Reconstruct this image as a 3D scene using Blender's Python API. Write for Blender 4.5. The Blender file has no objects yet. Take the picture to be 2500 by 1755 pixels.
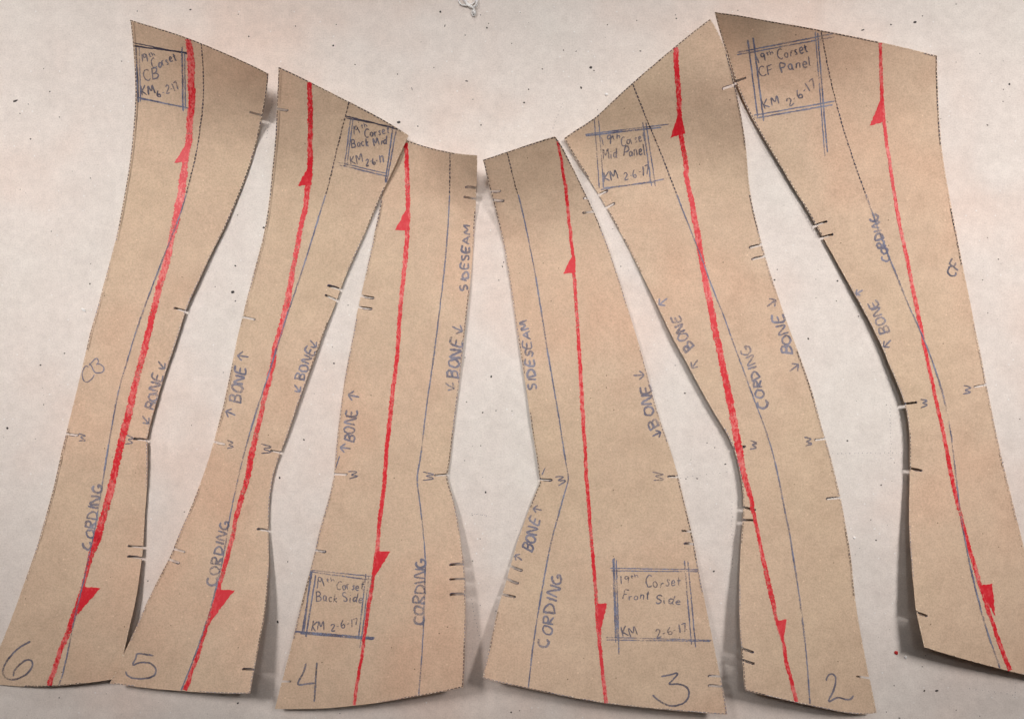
import bpy, bmesh, math, random
import numpy as np
from mathutils import Vector
from mathutils.geometry import delaunay_2d_cdt

random.seed(7)
R = math.radians
scene = bpy.context.scene
COL = scene.collection

# ------------------------------------------------------------------ camera
S = 0.00025                      # metres of table per unit of the plan (the plan is 2500 x 1755 units)
PW, PH = 2500.0, 1755.0
HFOV = R(60)
CAM_H = (PW * S / 2) / math.tan(HFOV / 2)
cam_data = bpy.data.cameras.new("camera")
cam = bpy.data.objects.new("camera", cam_data)
COL.objects.link(cam)
cam.location = (0, 0, CAM_H)
cam_data.sensor_width = 36
cam_data.angle = HFOV
cam_data.clip_start = 0.01
cam_data.clip_end = 50
scene.camera = cam

# ------------------------------------------------------------------ world, lamps, exposure
world = bpy.data.worlds.new("World")
scene.world = world
world.use_nodes = True
bg = world.node_tree.nodes["Background"]
bg.inputs[0].default_value = (0.95, 0.80, 0.74, 1)
bg.inputs[1].default_value = 0.02


def lamp(name, loc, target, sx, sy, power, color, spread):
    d = bpy.data.lights.new(name, 'AREA')
    d.shape = 'RECTANGLE'
    d.size, d.size_y = sx, sy
    d.energy = power
    d.color = color
    d.spread = R(spread)
    o = bpy.data.objects.new(name, d)
    COL.objects.link(o)
    o.location = loc
    o.rotation_euler = (Vector(target) - Vector(loc)).to_track_quat('-Z', 'Y').to_euler()
    return o


lamp("ceiling_or_fill_lamp", (0.62, 0.54, 1.18), (0.32, 0.055, 0), 0.13, 0.36, 1.02, (1.0, 0.935, 0.90), 40)
lamp("ceiling_or_fill_lamp", (-0.62, 0.54, 1.18), (-0.32, 0.055, 0), 0.13, 0.36, 0.94, (1.0, 0.935, 0.90), 40)
lamp("ceiling_or_fill_lamp", (0.0, 0.46, 1.40), (0.0, 0.05, 0), 0.16, 0.30, 0.16, (1.0, 0.965, 0.94), 27)  # fill added to keep the middle of the table lit, not a fixture
lamp("ceiling_or_fill_lamp", (0.0, 1.20, 0.62), (0, 0.10, 0), 0.6, 0.10, 1.15, (0.97, 0.98, 0.98), 120)

scene.view_settings.view_transform = 'Standard'
scene.view_settings.look = 'None'
scene.view_settings.exposure = 0.0
scene.view_settings.gamma = 1.0

# ------------------------------------------------------------------ materials


def new_mat(name):
    m = bpy.data.materials.new(name)
    m.use_nodes = True
    nt = m.node_tree
    nt.nodes.clear()
    return m, nt, nt.nodes, nt.links


def noise(nt, vec, scale, detail=2.0, rough=0.5, w=None):
    n = nt.nodes.new("ShaderNodeTexNoise")
    n.inputs["Scale"].default_value = scale
    n.inputs["Detail"].default_value = detail
    n.inputs["Roughness"].default_value = rough
    nt.links.new(vec, n.inputs["Vector"])
    return n.outputs["Fac"]


def ramp(nt, fac, stops, interp='LINEAR'):
    r = nt.nodes.new("ShaderNodeValToRGB")
    r.color_ramp.interpolation = interp
    el = r.color_ramp.elements
    while len(el) < len(stops):
        el.new(0.5)
    for e, (p, c) in zip(el, stops):
        e.position = p
        e.color = c if len(c) == 4 else (*c, 1)
    nt.links.new(fac, r.inputs[0])
    return r.outputs[0]


def mixc(nt, a, b, fac, mode='MIX'):
    m = nt.nodes.new("ShaderNodeMix")
    m.data_type = 'RGBA'
    m.blend_type = mode
    for sock, v in ((m.inputs[0], fac), (m.inputs[6], a), (m.inputs[7], b)):
        if hasattr(v, "is_output") or isinstance(v, bpy.types.NodeSocket):
            nt.links.new(v, sock)
        elif isinstance(v, (int, float)):
            sock.default_value = v
        else:
            sock.default_value = (*v, 1)
    return m.outputs[2]


def paper_mat(name, base, light, dark, fleck, fleck_amount, mottle, drift, grit):
    m, nt, N, L = new_mat(name)
    out = N.new("ShaderNodeOutputMaterial")
    b = N.new("ShaderNodeBsdfPrincipled")
    b.inputs["Roughness"].default_value = 0.72
    b.inputs["Specular IOR Level"].default_value = 0.25
    tc = N.new("ShaderNodeTexCoord").outputs["Object"]
    big = ramp(nt, noise(nt, tc, 55, 3, 0.6), [(0.3, dark), (0.52, base), (0.72, light)])
    mid = ramp(nt, noise(nt, tc, 190, 4, 0.7), [(0.32, tuple(v * (1 - mottle) for v in base)), (0.5, base),
                                                (0.68, tuple(min(1, v * (1 + mottle)) for v in base))])
    c = mixc(nt, big, mid, 0.55)
    c = mixc(nt, c, ramp(nt, noise(nt, tc, 7, 3, 0.55), [(0.34, drift[0]), (0.5, (1, 1, 1)), (0.66, drift[1])]), 1.0, 'MULTIPLY')
    fine = ramp(nt, noise(nt, tc, 1100, 2, 0.6), [(0.34, (0.84, 0.83, 0.82)), (0.5, (1, 1, 1)), (0.66, (1.10, 1.10, 1.10))])
    c = mixc(nt, c, fine, grit, 'MULTIPLY')
    # sparse fibres and flecks in the pulp
    v = N.new("ShaderNodeTexVoronoi")
    v.inputs["Scale"].default_value = 210
    v.inputs["Randomness"].default_value = 1
    L.new(tc, v.inputs["Vector"])
    spot = ramp(nt, v.outputs["Distance"], [(0.05, (1, 1, 1)), (0.10, (0, 0, 0))])
    sep = N.new("ShaderNodeSeparateColor")
    L.new(v.outputs["Color"], sep.inputs[0])
    pick = ramp(nt, sep.outputs[0], [(1 - fleck_amount, (0, 0, 0)), (1 - fleck_amount + 0.02, (1, 1, 1))])
    msk = N.new("ShaderNodeMath"); msk.operation = 'MULTIPLY'
    L.new(spot, msk.inputs[0]); L.new(pick, msk.inputs[1])
    c = mixc(nt, c, fleck, msk.outputs[0])
    # pale fibres
    v2 = N.new("ShaderNodeTexVoronoi")
    v2.inputs["Scale"].default_value = 330
    mp = N.new("ShaderNodeMapping"); mp.inputs["Location"].default_value = (3.1, 1.7, 0)
    L.new(tc, mp.inputs[0]); L.new(mp.outputs[0], v2.inputs["Vector"])
    spot2 = ramp(nt, v2.outputs["Distance"], [(0.10, (1, 1, 1)), (0.2, (0, 0, 0))])
    sep2 = N.new("ShaderNodeSeparateColor"); L.new(v2.outputs["Color"], sep2.inputs[0])
    pick2 = ramp(nt, sep2.outputs[1], [(0.90, (0, 0, 0)), (0.93, (0.6, 0.6, 0.6))])
    msk2 = N.new("ShaderNodeMath"); msk2.operation = 'MULTIPLY'
    L.new(spot2, msk2.inputs[0]); L.new(pick2, msk2.inputs[1])
    c = mixc(nt, c, tuple(min(0.9, v * 1.3) for v in light), msk2.outputs[0])
    L.new(c, b.inputs["Base Color"])
    bp = N.new("ShaderNodeBump")
    bp.inputs["Strength"].default_value = 0.25
    bp.inputs["Distance"].default_value = 0.0006
    L.new(noise(nt, tc, 420, 4, 0.6), bp.inputs["Height"])
    bw = N.new("ShaderNodeBump")                                          # handling: slow waves in the sheet
    bw.inputs["Strength"].default_value = 0.35
    bw.inputs["Distance"].default_value = 0.006
    L.new(noise(nt, tc, 22, 3, 0.55), bw.inputs["Height"])
    L.new(bp.outputs[0], bw.inputs["Normal"])
    L.new(bw.outputs[0], b.inputs["Normal"])
    L.new(b.outputs[0], out.inputs[0])
    return m


def stroke_mat(name, color, color2, grain, cover, soft, pressure, rough=0.6, two_tone=False):
    """wax or graphite that catches only on the high points of the paper"""
    m, nt, N, L = new_mat(name)
    out = N.new("ShaderNodeOutputMaterial")
    b = N.new("ShaderNodeBsdfPrincipled")
    b.inputs["Roughness"].default_value = rough
    b.inputs["Specular IOR Level"].default_value = 0.3
    tc = N.new("ShaderNodeTexCoord").outputs["Object"]
    g = noise(nt, tc, grain, 3, 0.7)
    pr = noise(nt, tc, 70, 2, 0.5)
    ma = N.new("ShaderNodeMath"); ma.operation = 'MULTIPLY_ADD'
    L.new(pr, ma.inputs[0]); ma.inputs[1].default_value = pressure; L.new(g, ma.inputs[2])
    off = 0.5 * pressure
    lo = 0.5 + off - cover
    mr = N.new("ShaderNodeMapRange")
    mr.inputs["From Min"].default_value = lo - soft
    mr.inputs["From Max"].default_value = lo + soft
    L.new(ma.outputs[0], mr.inputs["Value"])
    if two_tone:
        mp = N.new("ShaderNodeMapping")
        mp.inputs["Scale"].default_value = (1.0, 0.55, 1.0)              # drags along the stroke
        mp.inputs["Location"].default_value = (2.3, 0.7, 0)
        L.new(tc, mp.inputs[0])
        a = N.new("ShaderNodeMath"); a.operation = 'MULTIPLY_ADD'
        L.new(noise(nt, tc, 60, 3, 0.6), a.inputs[0]); a.inputs[1].default_value = 1.2
        fine = N.new("ShaderNodeMath"); fine.operation = 'MULTIPLY'; fine.inputs[1].default_value = 1.7
        L.new(noise(nt, mp.outputs[0], 650, 3, 0.7), fine.inputs[0])
        L.new(fine.outputs[0], a.inputs[2])
        mr2 = N.new("ShaderNodeMapRange")
        mr2.inputs["From Min"].default_value = 1.36
        mr2.inputs["From Max"].default_value = 1.80
        L.new(a.outputs[0], mr2.inputs["Value"])
        L.new(mixc(nt, color, color2, mr2.outputs[0]), b.inputs["Base Color"])
    else:
        L.new(mixc(nt, color, color2, ramp(nt, noise(nt, tc, 160, 2), [(0.35, (0, 0, 0)), (0.65, (1, 1, 1))])), b.inputs["Base Color"])
    tr = N.new("ShaderNodeBsdfTransparent")
    mx = N.new("ShaderNodeMixShader")
    L.new(mr.outputs[0], mx.inputs[0]); L.new(tr.outputs[0], mx.inputs[1]); L.new(b.outputs[0], mx.inputs[2])
    L.new(mx.outputs[0], out.inputs[0])
    return m


def plain_mat(name, c, rough=0.6):
    m, nt, N, L = new_mat(name)
    out = N.new("ShaderNodeOutputMaterial")
    b = N.new("ShaderNodeBsdfPrincipled")
    tc = N.new("ShaderNodeTexCoord").outputs["Object"]
    L.new(ramp(nt, noise(nt, tc, 900, 2), [(0.3, tuple(v * 0.8 for v in c)), (0.7, tuple(min(1, v * 1.15) for v in c))]), b.inputs["Base Color"])
    b.inputs["Roughness"].default_value = rough
    L.new(b.outputs[0], out.inputs[0])
    return m


M_TABLE = paper_mat("drafting_paper", (0.735, 0.675, 0.63), (0.80, 0.742, 0.695), (0.665, 0.605, 0.563), (0.10, 0.09, 0.085), 0.10, 0.10, ((1.03, 0.945, 0.905), (0.975, 1.0, 1.0)), 0.5)
M_KRAFT = paper_mat("kraft_card", (0.61, 0.455, 0.332), (0.67, 0.508, 0.372), (0.53, 0.388, 0.278), (0.16, 0.11, 0.07), 0.12, 0.11, ((1.05, 0.965, 0.945), (0.965, 0.985, 0.965)), 0.75)
M_RED = stroke_mat("red_wax_crayon", (0.64, 0.014, 0.027), (0.76, 0.22, 0.20), 900, 0.19, 0.13, 0.6, 0.45, two_tone=True)
M_RED_SOLID = stroke_mat("red_wax_crayon_pressed", (0.63, 0.014, 0.027), (0.70, 0.06, 0.07), 1000, 0.28, 0.11, 0.3, 0.45, two_tone=True)
M_EDGE = stroke_mat("tracing_line_and_slot_shade", (0.020, 0.015, 0.022), (0.09, 0.075, 0.11), 1300, 0.15, 0.14, 0.8)
M_NOTE = stroke_mat("smudged_blue_pencil", (0.15, 0.145, 0.20), (0.29, 0.28, 0.34), 1300, 0.11, 0.2, 0.8)
M_TITLE = stroke_mat("grey_pencil", (0.095, 0.088, 0.12), (0.24, 0.225, 0.27), 1300, 0.11, 0.18, 0.7)
M_PENCIL = stroke_mat("blue_pencil", (0.12, 0.125, 0.20), (0.25, 0.27, 0.36), 1300, 0.07, 0.18, 0.9)
M_PENCIL_DARK = stroke_mat("violet_pencil", (0.040, 0.034, 0.055), (0.085, 0.078, 0.115), 1300, 0.14, 0.14, 0.4)
M_PENCIL_SOFT = stroke_mat("soft_pencil", (0.15, 0.15, 0.20), (0.22, 0.22, 0.30), 1300, 0.05, 0.18, 0.4)
M_FIBRE = plain_mat("torn_paper_fibre", (0.78, 0.68, 0.55), 0.8)
M_FLECK = plain_mat("dark_fleck", (0.035, 0.028, 0.028), 0.7)
M_WHITE = plain_mat("white_thread", (0.88, 0.87, 0.86), 0.6)
M_REDCRUMB = plain_mat("red_crumb", (0.45, 0.02, 0.02), 0.5)

# ------------------------------------------------------------------ helpers
TK = 3.2243
TX = {'0': 0, '1': 600, '2': 1200, '3': 1800}
TY = {'a': 0, 'b': 420, 'c': 840, 'd': 1255}


def P(s):
    """plan points from a survey string: sheet names (a0..d3) and x,y read on that sheet"""
    ox = oy = 0
    out = []
    for tok in s.split():
        if ',' not in tok:
            ox, oy = TX[tok[1]], TY[tok[0]]
        else:
            v = tok.split(',')
            out.append((ox + float(v[0]) / TK, oy + float(v[1]) / TK))
    return np.array(out)


def P3(s):
    """same, with an optional third number: width"""
    ox = oy = 0
    w = 30
    out = []
    for tok in s.split():
        if ',' not in tok:
            ox, oy = TX[tok[1]], TY[tok[0]]
        else:
            v = tok.split(',')
            if len(v) > 2:
                w = float(v[2])
            out.append((ox + float(v[0]) / TK, oy + float(v[1]) / TK, w / TK))
    return np.array(out)


def smooth_poly(p, step=5.0, relax=1):
    """light relaxing of the survey points, then a Catmull-Rom through them"""
    p = np.array(p, float)
    for _ in range(relax):
        if len(p) > 3:
            q = p.copy()
            q[1:-1] = 0.25 * p[:-2] + 0.5 * p[1:-1] + 0.25 * p[2:]
            p = q
    if len(p) < 3:
        return resample(p, step)
    ext = np.vstack([2 * p[0] - p[1], p, 2 * p[-1] - p[-2]])
    res = []
    for i in range(1, len(ext) - 2):
        p0, p1, p2, p3 = ext[i - 1], ext[i], ext[i + 1], ext[i + 2]
        n = max(2, int(np.linalg.norm((p2 - p1)[:2]) / step))
        for k in range(n):
            t = k / n
            res.append(0.5 * ((2 * p1) + (-p0 + p2) * t + (2 * p0 - 5 * p1 + 4 * p2 - p3) * t * t + (-p0 + 3 * p1 - 3 * p2 + p3) * t ** 3))
    res.append(p[-1])
    return np.array(res)


def resample(p, step):
    p = np.array(p, float)
    d = np.r_[0, np.cumsum(np.linalg.norm(np.diff(p[:, :2], axis=0), axis=1))]
    n = max(2, int(d[-1] / step) + 1)
    t = np.linspace(0, d[-1], n)
    return np.stack([np.interp(t, d, p[:, k]) for k in range(p.shape[1])], 1)


def inside_many(poly, pts):
    poly = np.asarray(poly, float)
    pts = np.asarray(pts, float)
    a, b = poly, np.roll(poly, 1, axis=0)
    x, y = pts[:, 0:1], pts[:, 1:2]
    dy = b[:, 1] - a[:, 1]
    dy = np.where(np.abs(dy) < 1e-9, 1e-9, dy)
    hit = ((a[:, 1] > y) != (b[:, 1] > y)) & (x < (b[:, 0] - a[:, 0]) * (y - a[:, 1]) / dy + a[:, 0])
    return hit.sum(1) % 2 == 1


class Height:
    """gently curled sheet: heights in mm given at a few plan points, cubic radial interpolation"""

    def __init__(self, ctrl):
        c = np.array(ctrl, float)
        top = (c[:, 1] < 400) & (c[:, 2] >= 8)
        foot = (c[:, 1] > 1380) & (c[:, 2] >= 5)
        c[foot, 2] *= 1.4                 # and the lower corners too
        mid = (c[:, 1] > 400) & (c[:, 1] < 1380) & (c[:, 2] >= 3)
        c[mid, 2] *= 0.52
        c[top, 2] *= 2.8                 # the top ends are curled up most
        self.p = c[:, :2] / 500.0
        n = len(c)
        d = np.linalg.norm(self.p[:, None] - self.p[None], axis=2)
        A = np.zeros((n + 3, n + 3))
        A[:n, :n] = d ** 3 + np.eye(n) * 0.01
        A[:n, n] = 1
        A[:n, n + 1:] = self.p
        A[n:, :n] = A[:n, n:].T
        b = np.zeros(n + 3)
        b[:n] = c[:, 2]
        self.w = np.linalg.solve(A, b)

    def many(self, pts):
        q = np.asarray(pts, float)[:, :2] / 500.0
        r = np.linalg.norm(self.p[None] - q[:, None], axis=2)
        n = len(self.p)
        h = r ** 3 @ self.w[:n] + self.w[n] + q @ self.w[n + 1:]
        lo = 1.0
        h = lo + 0.5 * ((h - lo) + np.sqrt((h - lo) ** 2 + 0.25))         # soft floor: rests on the table
        return h * 0.001


def W3(px, py, z):
    f = S * (1 - z / CAM_H)
    return ((px - PW / 2) * f, (PH / 2 - py) * f, z)


def link_mesh(name, verts, faces, mats, parent=None, fmat=None, smooth=False):
    me = bpy.data.meshes.new(name)
    me.from_pydata(verts, [], faces)
    for m in (mats if isinstance(mats, (list, tuple)) else [mats]):
        me.materials.append(m)
    if fmat:
        me.polygons.foreach_set("material_index", fmat)
    if smooth:
        me.polygons.foreach_set("use_smooth", [True] * len(me.polygons))
    me.update()
    o = bpy.data.objects.new(name, me)
    COL.objects.link(o)
    if parent is not None:
        o.parent = parent
        o.matrix_parent_inverse = parent.matrix_basis.inverted()
    return o


def tag(o, label=None, cat=None, group=None, kind=None):
    for k, v in (("label", label), ("category", cat), ("group", group), ("kind", kind)):
        if v:
            o[k] = v


class Strokes:
    """ribbons of pencil or crayon lying on a sheet"""

    def __init__(self, hf, lift, clip=None):
        self.hf, self.lift, self.clip = hf, lift, clip
        self.v, self.f, self.m = [], [], []
        self.k = 0

    def put(self, pts):
        z = self.hf.many(pts) + self.lift + self.k * 3e-6
        for (x, y), h in zip(np.asarray(pts)[:, :2], z):
            self.v.append(W3(x, y, h))

    def ribbon(self, pts, width, mat=0, rag=0.25, wob=0.4, step=3.5, taper=True):
        p = np.array(pts, float)
        if p.shape[1] == 2:
            p = np.c_[p, np.full(len(p), width)]
        p = resample(p, step)
        if self.clip is not None:
            keep = inside_many(self.clip, p[:, :2]).tolist()
            if not any(keep):
                return
            i0 = keep.index(True)
            i1 = len(keep) - keep[::-1].index(True)
            p = p[i0:i1]
        if len(p) < 2:
            return
        n = len(p)
        t = np.gradient(p[:, :2], axis=0)
        t /= np.maximum(np.linalg.norm(t, axis=1), 1e-6)[:, None]
        nr = np.stack([-t[:, 1], t[:, 0]], 1)
        wv = np.array([random.gauss(0, wob) for _ in range(n)])
        if n > 4:
            wv = np.convolve(np.r_[wv[:1], wv[:1], wv, wv[-1:], wv[-1:]], np.ones(5) / 5, 'valid')
        base = len(self.v)
        row = []
        for i in range(n):
            w = p[i, 2] * 0.5
            if taper and (i == 0 or i == n - 1):
                w *= 0.6
            a = w * (1 + random.uniform(-rag, rag)) + wv[i]
            b = w * (1 + random.uniform(-rag, rag)) - wv[i]
            row += [p[i, :2] + nr[i] * a, p[i, :2] - nr[i] * b]
        self.put(row)
        for i in range(n - 1):
            self.f.append((base + 2 * i, base + 2 * i + 1, base + 2 * i + 3, base + 2 * i + 2))
            self.m.append(mat)
        self.k += 1

    def fill(self, tri, mat=0, rag=1.2):
        """a scribbled-in triangle, ragged edge"""
        c = np.array(tri, float)
        ctr = c.mean(0)
        ring = []
        for i in range(3):
            seg = resample(np.array([c[i], c[(i + 1) % 3]]), 5.0)[:-1]
            for q in seg:
                ring.append(q + np.array([random.uniform(-rag, rag), random.uniform(-rag, rag)]))
        base = len(self.v)
        self.put([ctr + (q - ctr) * s for s in (1.0, 0.66, 0.33) for q in ring] + [ctr])
        n = len(ring)
        for lv in (0, 1):
            for i in range(n):
                j = (i + 1) % n
                self.f.append((base + lv * n + i, base + lv * n + j, base + (lv + 1) * n + j, base + (lv + 1) * n + i))
                self.m.append(mat)
        for i in range(n):
            self.f.append((base + 2 * n + i, base + 2 * n + (i + 1) % n, base + 3 * n))
            self.m.append(mat)
        self.k += 1

    def build(self, name, mats, parent, label=None):
        o = link_mesh(name, self.v, self.f, mats, parent, self.m)
        if label:
            o["label"] = label
        return o


# ------------------------------------------------------------------ hand lettering: single strokes on a unit body
def arc(cx, cy, rx, ry, a0, a1, n=9):
    return [(cx + rx * math.cos(R(a0 + (a1 - a0) * i / n)), cy + ry * math.sin(R(a0 + (a1 - a0) * i / n))) for i in range(n + 1)]


G = {
    'A': (.8, [[(0, 0), (.38, 1), (.78, 0)], [(.12, .38), (.68, .36)]]),
    'B': (.7, [[(.05, 0), (.02, 1)], [(-.08, .98), (.35, 1), (.56, .85), (.5, .62), (.1, .52)], [(.1, .52), (.5, .5), (.66, .28), (.52, .05), (-.05, 0)]]),
    'C': (.72, [arc(.42, .5, .40, .5, 55, 315, 12)]),
    'D': (.72, [[(.04, 0), (.02, 1)], [(-.06, 1), (.38, .93), (.68, .55), (.55, .15), (-.02, 0)]]),
    'E': (.62, [[(.6, 1), (.03, .98), (.03, 0), (.6, .02)], [(.03, .5), (.5, .52)]]),
    'F': (.6, [[(.03, 0), (.05, 1), (.62, 1.02)], [(.05, .52), (.48, .55)]]),
    'G': (.75, [arc(.4, .5, .38, .5, 60, 330, 12) + [(.74, .42), (.42, .40)]]),
    'I': (.2, [[(.1, 0), (.1, 1)]]),
    'K': (.68, [[(.05, 0), (.05, 1)], [(.6, 1), (.07, .45), (.66, 0)]]),
    'M': (.85, [[(0, 0), (.1, 1), (.4, .35), (.72, 1), (.82, 0)]]),
    'N': (.75, [[(0, 0), (.05, 1), (.66, 0), (.70, 1)]]),
    'O': (.72, [arc(.36, .46, .34, .46, 95, 460, 13)]),
    'P': (.62, [[(.05, 0), (.05, 1), (.42, .98), (.6, .76), (.4, .52), (.05, .5)]]),
    'R': (.68, [[(.05, 0), (.03, 1)], [(-.05, .98), (.4, 1), (.58, .8), (.42, .56), (.06, .5), (.64, 0)]]),
    'S': (.6, [[(.56, .88), (.32, 1), (.06, .84), (.12, .6), (.45, .44), (.54, .2), (.3, 0), (.02, .12)]]),
    'W': (.95, [[(0, 1), (.2, 0), (.46, .75), (.68, 0), (.92, 1)]]),
    '1': (.22, [[(.1, 0), (.14, 1)]]),
    '2': (.6, [[(.04, .75), (.2, .98), (.46, .9), (.5, .65), (.05, .02), (.62, .05)]]),
    '6': (.6, [[(.46, 1), (.14, .6), (.06, .22), (.28, 0), (.52, .18), (.42, .42), (.12, .3)]]),
    '7': (.58, [[(.0, .92), (.56, .98), (.2, 0)]]),
    '9': (.55, [[(.48, .85), (.22, .98), (.06, .72), (.26, .52), (.46, .74), (.5, .9), (.44, 0)]]),
    '-': (.36, [[(.04, .45), (.32, .48)]]),
    'a': (.55, [[(.44, .5), (.2, .56), (.04, .26), (.2, .02), (.42, .2), (.46, .54), (.44, .1), (.56, .02)]]),
    'c': (.48, [[(.44, .48), (.2, .56), (.04, .28), (.2, .02), (.46, .1)]]),
    'd': (.58, [[(.44, .5), (.18, .54), (.04, .26), (.2, .02), (.44, .22)], [(.48, 1.0), (.45, .1), (.56, .02)]]),
    'e': (.5, [[(.06, .28), (.44, .32), (.34, .56), (.12, .5), (.05, .22), (.22, .02), (.48, .12)]]),
    'h': (.55, [[(.06, 1), (.05, 0)], [(.06, .36), (.28, .56), (.44, .42), (.46, 0)]]),
    'i': (.22, [[(.1, .52), (.11, 0)], [(.11, .74), (.13, .78)]]),
    'k': (.52, [[(.06, 1), (.05, 0)], [(.42, .56), (.08, .25), (.48, 0)]]),
    'l': (.22, [[(.1, 1), (.1, .06), (.18, 0)]]),
    'n': (.55, [[(.06, .54), (.06, 0)], [(.06, .36), (.28, .56), (.44, .42), (.46, 0)]]),
    'o': (.52, [arc(.26, .27, .22, .27, 95, 460, 10)]),
    'r': (.42, [[(.06, .54), (.07, 0)], [(.07, .34), (.22, .54), (.4, .5)]]),
    's': (.44, [[(.38, .5), (.2, .56), (.06, .44), (.34, .2), (.22, .02), (.02, .08)]]),
    't': (.44, [[(.2, .9), (.18, .12), (.36, .02)], [(.0, .58), (.42, .6)]]),
    ' ': (.45, []),
}


def lettering(st, text, a, b, h, width=3.4, mat=0, rise=None, smallcap=None):
    """write text along the base line a -> b (plan points), letters h high, fitted to its length"""
    a, b = np.array(a, float), np.array(b, float)
    u = (b - a)
    length = np.linalg.norm(u)
    u /= length
    v = np.array([u[1], -u[0]])            # up, seen with the plan's y pointing down
    gap = 0.2
    tot = sum(G[c][0] + gap for c in text) - gap
    sx = length / tot
    x = 0.0
    for c in text:
        gw, strokes = G[c]
        hh = h * random.uniform(.84, 1.10)
        dy = random.gauss(0, .05) * h
        sl = random.uniform(-.10, .20)
        tilt = R(random.gauss(0, 6))
        ct, sn = math.cos(tilt), math.sin(tilt)
        for s in strokes:
            pts = [a + u * ((x + px * random.uniform(.92, 1.08)) * sx + sl * py * h) + v * (py * hh + dy + random.uniform(-.035, .035) * h) for px, py in s]
            pivot = a + u * (x + gw * .5) * sx
            pts = [pivot + np.array([(q - pivot)[0] * ct - (q - pivot)[1] * sn, (q - pivot)[0] * sn + (q - pivot)[1] * ct]) for q in pts]
            pts = smooth_poly(np.array(pts), 3.0, 0) if len(pts) > 3 else pts
            st.ribbon(pts, width * random.uniform(.85, 1.2), mat, rag=0.3, wob=0.3, step=3.0)
        x += gw + gap


def arrow_note(st, c, ang, size, width=4.2, mat=0):
    """little hand-drawn arrow, centre c, pointing along ang (degrees in the plan, y down)"""
    c = np.array(c, float)
    u = np.array([math.cos(R(ang)), math.sin(R(ang))])
    v = np.array([-u[1], u[0]])
    tip = c + u * size * .5
    st.ribbon([c - u * size * .5, tip], width, mat, step=3)
    st.ribbon([tip - u * size * .45 + v * size * .42, tip], width, mat, step=3)
    st.ribbon([tip - u * size * .45 - v * size * .42, tip], width, mat, step=3)


# ------------------------------------------------------------------ the table and its paper
tb = 1.1
tv = [(-tb, -tb, 0), (tb, -tb, 0), (tb, tb, 0), (-tb, tb, 0), (-tb, -tb, -.03), (tb, -tb, -.03), (tb, tb, -.03), (-tb, tb, -.03)]
table = link_mesh("table_top", tv, [(0, 1, 2, 3), (7, 6, 5, 4), (0, 4, 5, 1), (1, 5, 6, 2), (2, 6, 7, 3), (3, 7, 4, 0)], M_TABLE)
tag(table, "pale speckled paper covering the work table", kind="structure")


# ------------------------------------------------------------------ the pattern pieces
def cut_outline(segments, notches):
    ring = []
    corner = []
    for s in segments:
        p = smooth_poly(P(s), 5.0, 1)
        ring.extend(p[:-1].tolist())
    ring = np.array(ring)
    clean = ring.copy()
    n = len(ring)
    d = np.r_[0, np.cumsum(np.linalg.norm(np.diff(np.vstack([ring, ring[:1]]), axis=0), axis=1))]
    total = d[-1]
    closed = np.vstack([ring, ring[:1]])

    def at(s):
        s %= total
        return np.array([np.interp(s, d, closed[:, 0]), np.interp(s, d, closed[:, 1])])

    cuts = []
    for e, t, w in notches:
        i = int(np.argmin(np.linalg.norm(ring - e, axis=1)))
        best = min(np.linspace(d[i] - 6, d[i] + 6, 25), key=lambda s: np.linalg.norm(at(s) - e))
        cuts.append((best % total, t, w))
    cuts.sort(key=lambda c: c[0])
    out = []
    j = 0
    # walk the ring; drop points inside a slot and put the slot's four corners there
    events = [(d[i], 'p', ring[i]) for i in range(n) if all(min(abs(d[i] - c[0]), total - abs(d[i] - c[0])) > c[2] / 2 + 1.0 for c in cuts)]
    events += [(c[0], 'c', c) for c in cuts]
    events.sort(key=lambda e: e[0])
    for s, k, val in events:
        if k == 'p':
            out.append(val + np.array([random.uniform(-.35, .35), random.uniform(-.35, .35)]))
        else:
            s0, t, w = val
            p0, p1 = at(s0 - w / 2), at(s0 + w / 2)
            tg = (p1 - p0) / np.linalg.norm(p1 - p0)
            ax = t - at(s0)
            ax /= np.linalg.norm(ax)
            out += [p0, t - tg * w * .42, t - tg * w * .2 + ax * 1.2, t + tg * w * .2 + ax * 1.2, t + tg * w * .42, p1]
    return np.array(out), clean


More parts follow.
